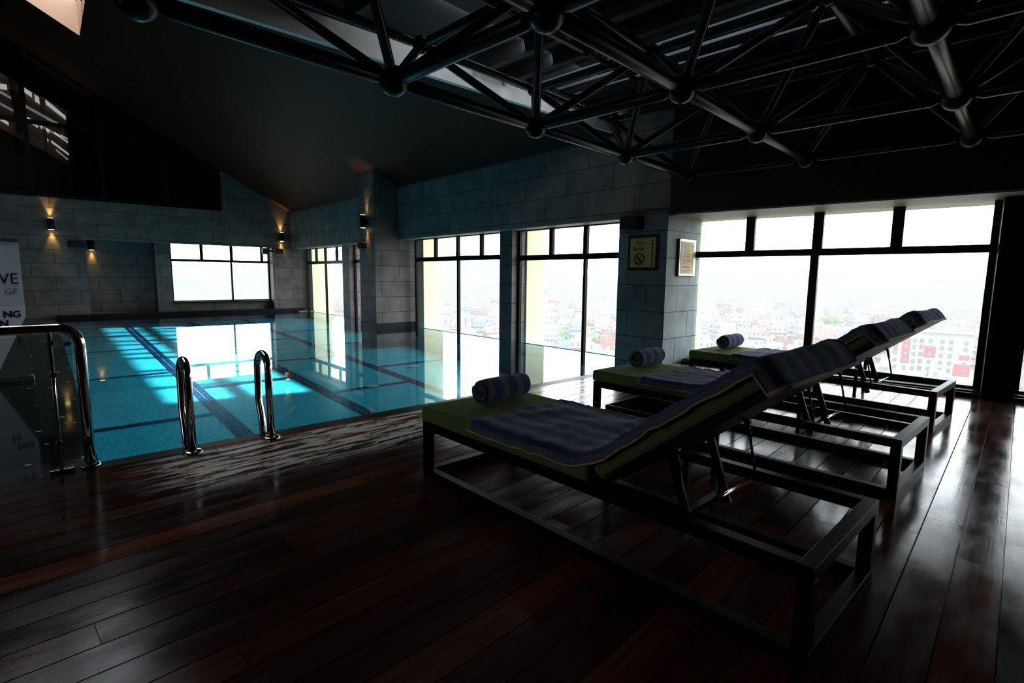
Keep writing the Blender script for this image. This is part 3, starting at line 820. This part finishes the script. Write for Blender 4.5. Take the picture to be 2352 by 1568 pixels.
# ---- lettering helper
def lettering(txt, size, m_, parent, Mx, bold=0., sx=1.0, depth=.0015, name='lettering', align='CENTER'):
    cu = bpy.data.curves.new('txt', 'FONT'); cu.body = txt; cu.size = size; cu.align_x = align; cu.extrude = depth; cu.offset = bold
    tmp = bpy.data.objects.new('txt', cu); C.objects.link(tmp)
    me = bpy.data.meshes.new_from_object(tmp.evaluated_get(bpy.context.evaluated_depsgraph_get()))
    bpy.data.objects.remove(tmp); bpy.data.curves.remove(cu)
    me.materials.clear(); me.materials.append(m_); me.name = name
    o = bpy.data.objects.new(name, me); C.objects.link(o); o.parent = parent
    o.matrix_basis = Mx @ Matrix.Rotation(PI/2, 4, 'X') @ Matrix.Scale(sx, 4, (1, 0, 0))
    return o

# ---- roll-up banner
bn = thing('rollup_banner', T(.44, 9.5, 0), 'tall white roll up banner with cropped lettering behind the glass railing', 'banner')
m = MB(); m.box(-.85, 0, -.002, .002, .06, 1.84); m.build('print_sheet', M['banner'], bn)
m = MB(); m.prism([(-.85, .075), (-.34, .075), (0, .88), (0, 1.02), (-.02, 1.0), (-.85, 1.0)], -.0035, -.0025, 'y'); m.build('white_field', M['banner_white'], bn)
m = MB(); m.prism([(-.34, .075), (0, .075), (0, .86)], -.0045, -.0035, 'y'); m.build('grey_field', M['banner_grey'], bn)
m = MB(); m.box(-.86, .005, -.015, .015, 1.835, 1.875); m.build('top_bar', M['silver'], bn)
m = MB(); m.box(-.9, .02, -.09, .09, 0, .075); m.build('base_cassette', M['silver'], bn, bevel=.01)
m = MB(); m.tube([(-.42, .03, .07), (-.42, .03, 1.84)], .01, 8); m.build('pole', M['silver'], bn)
FT = lambda x_, z_: T(x_, -.007, z_)
lettering('VE', .205, M['ink'], bn, FT(-.035, 1.29), -.001, .82, align='RIGHT')
lettering('GE', .115, M['grey_ink'], bn, FT(-.045, 1.155), -.003, .95, align='RIGHT')
lettering('NG', .115, M['ink'], bn, FT(-.045, .855), .004, .98, align='RIGHT')
lettering('N', .115, M['ink'], bn, FT(-.17, .735), .004, .98, align='RIGHT')
lettering('. E', .16, M['ink'], bn, FT(-.045, .485), -.003, .7, align='RIGHT')

# ---- wall lamps
def make_sconce(Mx, label, e=9., up=True):
    r = thing('wall_lamp', Mx, label, 'wall lamp', 'up and down wall lamps')   # local -y is away from the wall
    m = MB(); m.lathe([(.075, -.17), (.082, -.165), (.082, .165), (.075, .17)], (0, -.13, 0), 24); cy_ = m.build('cylinder', M['black_metal'], r)
    m = MB(); m.box(-.03, .03, -.06, .0, -.05, .05); m.build('bracket', M['black_metal'], r)
    m = MB(); m.lathe([(.066, -.176), (.066, -.171)], (0, -.13, 0), 20); m.build('lens', M['glow'], cy_)
    spot(T(0, -.055, -.18), e*.55, 52, True, r)
    if up:
        m = MB(); m.lathe([(.066, .171), (.066, .176)], (0, -.13, 0), 20); m.build('lens', M['glow'], cy_)
        spot(T(0, -.055, .18), e*.55, 52, False, r)
    return r
make_sconce(HALL @ T(-7.29, 17.2, 2.93), 'black up and down wall lamp on the end wall above the banner', 60)
make_sconce(HALL @ T(-.40, 17.2, 2.93), 'black up and down wall lamp in the corner beyond the pool', 60)
make_sconce(HALL @ T(-.75, 9.0, 2.93) @ RZ(-PI/2), 'black up and down wall lamp on the projecting stone column', 32)
make_sconce(HALL @ T(-6.30, 18.2, 2.38), 'black wall lamp inside the recess of the end wall', 40, False)

# ---- loudspeakers and camera
def make_speaker(Mx, label, s_=1.):
    r = thing('loudspeaker', Mx, label, 'loudspeaker', 'small black wall loudspeakers')
    m = MB(); m.prism([(-.16*s_, -.20*s_), (.16*s_, -.20*s_), (.22*s_, -.02), (-.22*s_, -.02)], -.11*s_, .11*s_, 'z'); cb_ = m.build('cabinet', M['speaker'], r, bevel=.02)
    m = MB(); m.box(-.13*s_, .13*s_, -.206*s_, -.199*s_, -.09*s_, .09*s_); m.build('grille', M['ink'], cb_)
    m = MB(); m.box(-.03, .03, -.02, 0, -.05, .05); m.build('bracket', M['black_metal'], r)
    return r
make_speaker(HALL @ T(0, .66, 2.37) @ RZ(-PI/2), 'black loudspeaker above the no diving sign')
make_speaker(HALL @ T(-6.72, 17.2, 2.35), 'black loudspeaker left of the recess in the end wall')
make_speaker(HALL @ T(-.75, 9.2, 2.28) @ RZ(-PI/2), 'black loudspeaker on the projecting column under its lamp', .8)
make_speaker(HALL @ T(-.52, 17.2, 2.36), 'black loudspeaker under the lamp in the far corner', .9)
cm = thing('security_camera', HALL @ T(-.90, 17.2, 2.36), 'small black camera on the frame of the end wall window', 'camera')
m = MB(); m.box(-.24, -.04, -.12, .02, -.13, .11); m.build('body', M['speaker'], cm, bevel=.015)
m = MB(); m.box(-.04, .15, -.04, .0, -.03, .03); m.build('bracket', M['black_metal'], cm)

# ---- signs
nd = thing('no_diving_sign', HALL @ T(-.002, .445, 1.88) @ RZ(-PI/2), 'brass no diving sign in a dark frame on the pillar', 'sign')
m = MB(); m.box(-.30, .30, -.022, 0, -.30, .30); m.build('frame', M['brown_frame'], nd, bevel=.006)
m = MB(); m.box(-.25, .25, -.026, -.022, -.245, .245); pl_ = m.build('plate', M['gold'], nd)
S = lambda x_, z_: T(x_, -.0275, z_)
lettering('N', .088, M['ink'], pl_, S(-.085, .135)); lettering('O', .068, M['ink'], pl_, S(-.022, .135))
lettering('D', .088, M['ink'], pl_, S(-.168, .035)); lettering('IVING', .068, M['ink'], pl_, S(-.052, .035))
m = MB()
ring = [(-.06+.092*math.cos(a), -.03, -.105+.092*math.sin(a)) for a in [2*PI*k/36 for k in range(37)]]
m.tube(ring, .009, 8, False); m.tube([(-.06-.065, -.03, -.105+.065), (-.06+.065, -.03, -.105-.065)], .009, 8)
m.build('symbol_ring', M['ink'], pl_)
m = MB()
m.tube([(-.015, -.0285, -.045), (-.06, -.0285, -.11), (-.095, -.0285, -.155)], .006, 6); m.tube([(-.08, -.0285, -.10), (-.05, -.0285, -.115), (-.03, -.0285, -.15)], .005, 6)
m.sphere((-.088, -.0285, -.095), .011, 10); m.tube([(-.105, -.0285, -.162), (-.015, -.0285, -.162)], .004, 6)
m.build('symbol_figure', M['ink'], pl_)
m = MB()
for k in range(8):
    z = .20-.058*k
    m.sphere((.19, -.0265, z), .012, 10)
    for a in range(4): m.sphere((.19+.013*math.cos(a*PI/2), -.0265, z+.013*math.sin(a*PI/2)), .008, 8)
m.tube([(.19, -.0275, .2), (.19, -.0275, -.2)], .003, 6)
m.build('border_ornament', M['brown_frame'], pl_)
no = thing('notice_board', HALL @ T(.575, -.002, 1.80), 'framed pool rules notice on the lit side of the pillar', 'notice')
m = MB(); m.box(-.27, .27, -.03, 0, -.31, .31); m.build('backing', M['brown_frame'], no, bevel=.004)
m = MB(); m.box(-.255, .27, -.04, -.03, -.30, .31); m.build('frame', M['silver'], no, bevel=.004)
m = MB(); m.box(-.21, .20, -.044, -.04, -.265, .27); sh_ = m.build('sheet', M['paper'], no)
m = MB(); rg = random.Random(4)
for k, z in enumerate([.22, .19, .165, .13, .10, .065, .03, .0, -.035, -.065, -.10, -.14, -.16, -.185, -.21, -.235]):
    w_ = (.11, .13, .10, .12, .09, .12, .11, .10, .15, .15, .11, .13, .13, .12, .14, .12)[k]
    m.box(-.03-w_, -.03+w_, -.0452, -.044, z-.0035, z+.0035)
m.build('print_lines', M['grey_ink'], sh_)
m = MB()
for k in range(14): m.sphere((.165, -.0445, .21-.033*k), .010, 8)
m.build('border_ornament', M['gold'], sh_)

# ---- pool floor fittings
for k, (a, b) in enumerate(((-2.89, 4.67), (-2.89, 8.23), (-2.93, 9.91), (-1.2, 5.9))):
    d_ = thing('pool_drain', HALL @ T(a, b, zf(b)+.004), 'pale round inlet cover on the pool floor ' + ('nearest the deck', 'between two others in its lane', 'farthest from the deck in its lane', 'closest to the poolside windows')[k], 'pool inlet', 'round inlet covers on the pool floor')
    m = MB(); m.lathe([(.13, 0), (.13, .008), (.10, .014)], (0, 0, 0), 24); m.build('cover', M['white_plastic'], d_)
    m = MB(); m.lathe([(.03, .014), (.03, .018)], (0, 0, 0), 12); m.build('cap', M['silver'], d_)

# ================================================================== CITY
GZ = -40.
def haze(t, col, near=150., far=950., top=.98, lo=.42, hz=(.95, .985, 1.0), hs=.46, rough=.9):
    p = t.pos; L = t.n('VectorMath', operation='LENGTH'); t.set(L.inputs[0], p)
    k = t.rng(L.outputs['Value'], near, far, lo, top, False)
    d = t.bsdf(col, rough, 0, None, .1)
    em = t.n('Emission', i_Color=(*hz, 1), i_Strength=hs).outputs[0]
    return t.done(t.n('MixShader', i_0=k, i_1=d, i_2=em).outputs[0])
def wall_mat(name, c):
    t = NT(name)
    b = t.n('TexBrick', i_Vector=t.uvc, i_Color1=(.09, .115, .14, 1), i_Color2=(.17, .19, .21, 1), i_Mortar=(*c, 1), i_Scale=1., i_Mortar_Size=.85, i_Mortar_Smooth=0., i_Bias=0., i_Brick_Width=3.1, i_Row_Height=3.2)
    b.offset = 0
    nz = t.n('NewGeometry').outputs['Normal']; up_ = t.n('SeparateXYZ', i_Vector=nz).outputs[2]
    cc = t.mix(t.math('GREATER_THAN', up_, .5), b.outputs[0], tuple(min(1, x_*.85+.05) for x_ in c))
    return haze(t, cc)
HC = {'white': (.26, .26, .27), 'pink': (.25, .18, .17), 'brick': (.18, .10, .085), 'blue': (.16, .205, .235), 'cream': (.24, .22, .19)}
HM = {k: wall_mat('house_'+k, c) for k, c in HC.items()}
t = NT('house_mixed')
at = t.n('Attribute', attribute_name='tint').outputs[0]
b = t.n('TexBrick', i_Vector=t.uvc, i_Color1=(.09, .115, .14, 1), i_Color2=(.17, .19, .21, 1), i_Mortar=at, i_Scale=1., i_Mortar_Size=.85, i_Mortar_Smooth=0., i_Bias=0., i_Brick_Width=3.1, i_Row_Height=3.2)
b.offset = 0
HMIX = haze(t, b.outputs[0])
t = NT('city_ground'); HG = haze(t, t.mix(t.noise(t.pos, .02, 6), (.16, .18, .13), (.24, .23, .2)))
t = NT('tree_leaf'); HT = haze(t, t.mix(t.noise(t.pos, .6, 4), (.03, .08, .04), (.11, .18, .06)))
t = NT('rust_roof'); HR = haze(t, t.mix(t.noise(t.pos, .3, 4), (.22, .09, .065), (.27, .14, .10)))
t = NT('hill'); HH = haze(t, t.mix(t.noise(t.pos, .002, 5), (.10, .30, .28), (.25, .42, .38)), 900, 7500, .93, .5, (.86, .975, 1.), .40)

m = MB()
V = []; c0 = (9.6, -60)
m.face([(40, -700, GZ), (9000, -3000, GZ), (9000, 9000, GZ), (-1500, 9000, GZ), (-300, 60, GZ)])
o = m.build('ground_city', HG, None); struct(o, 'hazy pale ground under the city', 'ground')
# hills
def hill_h(az):
    h = 60*math.exp(-((az-20)/14)**2)
    h += 330*math.exp(-((az-52)/7.5)**2) + 190*math.exp(-((az-43.5)/2.2)**2) + 260*math.exp(-((az-62)/6)**2) + 120*math.exp(-((az-76)/8)**2)
    return h
m = MB(); P = []
for k in range(0, 181):
    az = -12 + 108*k/180
    d = Vector((math.cos(R(az)), math.sin(R(az)), 0)); h = hill_h(az)*(.92+.16*noise.noise(Vector((az*.35, 0, 5)))) + 18*noise.noise(Vector((az*1.7, 3, 0)))
    row_ = []
    for q, f in ((4200, 0), (4700, .45), (5300, .8), (6200, 1.), (7000, .6)):
        row_.append(tuple(d*q + Vector((0, 0, GZ + max(0, h+30)*f + 14*f*noise.noise(Vector((az*.9, q*.003, 1)))))))
    P.append(row_)
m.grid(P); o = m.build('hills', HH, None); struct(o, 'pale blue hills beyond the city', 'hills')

# houses on a jittered polar grid
def visible(x_, y_, h):
    best = False
    for zz in (GZ+h, GZ+h*.5):
        q = Vector((x_, y_, zz-EYE)); v = AX @ q
        if v.y <= 1: continue
        u = 1176 + F*v.x/v.y; w_ = 784 - F*v.z/v.y
        for u0, u1, vb in ((392, 608, 690), (706, 830, 725), (958, 1160, 760), (1196, 1430, 812), (1616, 2272, 878), (2335, 2352, 880)):
            if u0 < u < u1 and w_ < vb - (0 if u < 1500 else 0):
                if u0 == 958 and u < 1022: continue
                if u0 == 1196 and u < 1252: continue
                best = True
    return best
keep_out = [(294, 25.4, 27), (244, 26, 26), (272, 283, 24), (225, 186, 13), (236, 170, 11), (250, 46, 10), (225,186,16), (330, 60, 11), (235, 60, 9), (420, 96, 14), (455, 108, 14), (520, 470, 24)]
cand = []; rg = random.Random(11); rad = 150.
while rad < 2600:
    s_ = 12.0 + rad*.017
    az = -9.
    while az < 84:
        a_ = az + rg.uniform(-.12, .12)*math.degrees(s_/rad); r_ = rad + rg.uniform(-.12, .12)*s_
        x_, y_ = r_*math.cos(R(a_)), r_*math.sin(R(a_))
        az += math.degrees(s_/rad)
        if rg.random() < .10: continue
        if any((x_-k[0])**2 + (y_-k[1])**2 < k[2]**2 for k in keep_out): continue
        if rad < 200 and a_ > 12 : pass
        h = rg.choice((6.4, 9.6, 9.6, 12.8, 12.8, 16.)) * (1.1 if rad > 800 else 1.)
        cand.append((x_, y_, s_*rg.uniform(.40, .62), s_*rg.uniform(.40, .62), h, a_, r_, rg.random()))
    rad += s_
cols = ['white', 'white', 'white', 'pink', 'cream', 'blue', 'brick', 'white', 'pink']
vis = sorted((c for c in cand if visible(c[0], c[1], c[4])), key=lambda c: c[6])
near = vis[:285]; nset = set(id(c) for c in near)
def house_mesh(kind, var):
    m = MB(); h = (6.4, 9.6, 12.8, 16.)[var]
    m.box(-.5, .5, -.5, .5, 0, h)
    m.box(-.5, .5, -.5, -.46, h, h+.9); m.box(-.5, .5, .46, .5, h, h+.9); m.box(-.5, -.46, -.46, .46, h, h+.9); m.box(.46, .5, -.46, .46, h, h+.9)
    m.box(-.1, .35, 0, .4, h, h+2.6)
    m.box(-.56, .56, -.56, .56, 3.0, 3.2)
    if var: m.box(-.56, .56, -.56, .56, 6.2, 6.4)
    if var > 1: m.box(-.55, .55, -.55, .55, 9.4, 9.6)
    m.bm.normal_update()
    for f in m.bm.faces:
        n_ = f.normal; ax_ = max(range(3), key=lambda i: abs(n_[i]))
        for l in f.loops:
            p = l.vert.co
            l[m.uv].uv = (p.y*11, p.z) if ax_ == 0 else (p.x*11, p.z) if ax_ == 1 else (p.x, p.y)
    return m.build('city_house', HM[kind], None, None, uv=False)
protos = {}
lab = {'white': 'small whitewashed flat roofed city house far below the windows', 'pink': 'small pale pink flat roofed city house far below the windows', 'cream': 'small cream flat roofed city house far below the windows',
       'blue': 'small pale blue flat roofed city house far below the windows', 'brick': 'small brick red flat roofed city house far below the windows'}
hs = {6.4: 0, 9.6: 1, 12.8: 2, 16.: 3}
for c in near:
    kind = cols[int(c[7]*len(cols))]; var = min(3, min(range(4), key=lambda i: abs((6.4, 9.6, 12.8, 16.)[i]-c[4])))
    k = (kind, var)
    if k not in protos:
        o = protos[k] = house_mesh(kind, var); tag(o, lab[kind], 'house', kind + ' houses of the city below')
    else:
        o = protos[k].copy(); C.objects.link(o)
    o.location = (c[0], c[1], GZ); o.rotation_euler = (0, 0, R(c[5]) + (c[7]-.5)*1.2); o.scale = (c[2], c[3], 1)
bm = bmesh.new(); uvl = bm.loops.layers.uv.new('UVMap'); cl = bm.loops.layers.float_color.new('tint')
for c in cand:
    if id(c) in nset: continue
    h = c[4]; an = R(c[5]) + (c[7]-.5)*1.2; ca, sa = math.cos(an), math.sin(an); hx, hy = c[2]/2, c[3]/2
    colr = (*HC[cols[int(c[7]*len(cols))]], 1)
    base = [(-hx, -hy), (hx, -hy), (hx, hy), (-hx, hy)]
    pts = [(c[0]+p[0]*ca-p[1]*sa, c[1]+p[0]*sa+p[1]*ca) for p in base]
    lo = [bm.verts.new((*p, GZ)) for p in pts]; hi = [bm.verts.new((*p, GZ+h)) for p in pts]
    for i in range(4):
        j = (i+1) % 4; f = bm.faces.new((lo[i], lo[j], hi[j], hi[i])); wd_ = (hx if i % 2 == 0 else hy)*2
        for l, uv_ in zip(f.loops, ((0, 0), (wd_, 0), (wd_, h), (0, h))): l[uvl].uv = uv_; l[cl] = colr
    f = bm.faces.new(hi)
    for l in f.loops: l[uvl].uv = (0, 0); l[cl] = colr
me = bpy.data.meshes.new('city_houses'); bm.to_mesh(me); bm.free(); me.materials.append(HMIX)
o = bpy.data.objects.new('city_houses', me); C.objects.link(o)
tag(o, 'dense hazy mass of distant city houses beyond the nearest ones', 'city', None, 'stuff')

# red and white apartment block
t = NT('plain_render'); HPLAIN = haze(t, t.mix(t.noise(t.pos, .1), (.27, .265, .27), (.30, .30, .30)))
ap = thing('apartment_block', T(294, 26, GZ) @ RZ(R(5)), 'white apartment block with red panels far below the lounger window', 'building')
m = MB(); m.box(0, 12, -13, 5, 0, 19); m.box(-3, 9, 5, 15, 0, 17); m.box(2, 8, -8, -3, 19, 21.5); wl_ = m.build('walls', HPLAIN, ap)
t = NT('red_panel'); HRED = haze(t, t.mix(t.noise(t.pos, .2), (.30, .04, .035), (.34, .06, .05)))
t = NT('far_window'); HWIN = haze(t, t.mix(t.noise(t.pos, .2), (.08, .11, .13), (.13, .16, .18)))
for (y0, y1, z0, z1, xx) in ((8, 11, 5, 16, -3.15), (-1, 3, 8, 13, -.15), (-13, -7.5, 1, 6, -.15), (12.5, 14, 9, 15, -3.15), (-12.5, -9, 8, 10, -.15)):
    m = MB(); m.box(xx, xx+.2, y0, y1, z0, z1); m.build('red_panel', HRED, wl_)
for y_ in (-11, -6, -3, 1, 4, 6.5, 9.5, 13):
    for z in (3, 6.2, 9.4, 12.6, 15.4):
        xx = -3.22 if y_ > 5 else -.22
        m = MB(); m.box(xx, xx+.1, y_-.7, y_+.7, z-.8, z+.8); m.build('window', HWIN, wl_)
m = MB(); m.box(-.6, 12.4, -13.4, 5, 19, 19.6); m.build('roof_edge', HM['cream'], ap)
# rust roofed shed
sh = thing('roofed_shed', T(232, 24, GZ+1) @ RZ(R(3)), 'long shed with rusty red gabled roof at the foot of the lounger window', 'building')
m = MB(); m.box(0, 22, -9, 15, 0, 2.2); m.build('walls', HM['cream'], sh)
for y_ in (-9, -1, 7):
    m = MB(); m.prism([(y_-.3, 2.2), (y_+4, 4.6), (y_+8.3, 2.2)], -1, 23, 'x'); m.build('roof', HR, sh)
# red roofed villa in the middle window
vl = thing('roofed_villa', T(266, 277, GZ) @ RZ(R(46)), 'house with long low red tiled roof below the poolside window', 'building')
m = MB(); m.box(0, 12, -11, 11, 0, 9.5); m.build('walls', HM['cream'], vl)
m = MB(); m.prism([(-1.5, 9.5), (6, 12.2), (13.5, 9.5)], -12.5, 12.5, 'y'); m.build('roof', HR, vl)
for y_ in (-8, -4, 0, 4, 8):
    m = MB(); m.box(-.2, .1, y_-1, y_+1, 5, 8); m.build('window', HWIN, vl)
# trees
def make_tree(Mx, s_, label, seed):
    r = thing('city_tree', Mx, label, 'tree', 'trees among the city houses')
    m = MB(); m.tube([(0, 0, 0), (0, 0, s_*.5)], [s_*.05, s_*.035], 8); m.build('trunk', M['brown_frame'], r)
    m = MB(); rr_ = random.Random(seed)
    for k in range(9):
        c = Vector((rr_.uniform(-.34, .34)*s_, rr_.uniform(-.34, .34)*s_, s_*rr_.uniform(.4, .8)))
        mm = bmesh.ops.create_icosphere(m.bm, subdivisions=3, radius=s_*rr_.uniform(.16, .28), matrix=Matrix.Translation(c))
        for v in mm['verts']:
            v.co += (v.co-c)*(.38*noise.noise(v.co*(9/s_)+Vector((seed, 0, 0))))
    m.build('foliage', HT, r)
for k, (x_, y_, s_, l_) in enumerate(((225, 186, 17, 'large bushy green tree low in the window next to the pillar'), (236, 170, 11, 'smaller green tree right of the large bushy one'), (250, 46, 11, 'green tree left of the red and white block'), (330, 60, 12, 'green tree behind the red and white block'),
                                      (235, 60, 9, 'green tree between houses under the lounger window'), (420, 96, 16, 'dark green tree in the middle of the lounger window view'), (455, 108, 15, 'green tree beside the dark one in the lounger window'), (520, 470, 30, 'tall pale green trees beside a long building in the poolside window'))):
    make_tree(T(x_, y_, GZ), s_, l_, k)

# ---- daylight guides in the openings
def facing(Mx, yaw): return Mx @ RZ(yaw) @ Matrix.Rotation(PI/2, 4, 'X')
for (b0, b1) in ((13., 16.6), (9.6, 12.3), (4.42, 8.36), (.96, 4.)):
    portal(HALL @ T(.7, (b0+b1)/2, 1.1) @ RZ(-PI/2) @ Matrix.Rotation(PI/2, 4, 'X') if False else HALL @ T(.7, (b0+b1)/2, 1.1) @ Matrix.Rotation(PI/2, 4, 'Y'), 2.9, b1-b0)
for (y0, y1) in ((-3.87, 0), (-8.6, -4.12)):
    portal(RWALL @ T(1.0, (y0+y1)/2, 1.25) @ Matrix.Rotation(PI/2, 4, 'Y'), 2.6, y1-y0)
portal(HALL @ T(-2.45, 17.95, 1.45) @ Matrix.Rotation(-PI/2, 4, 'X'), 3.4, 2.2)
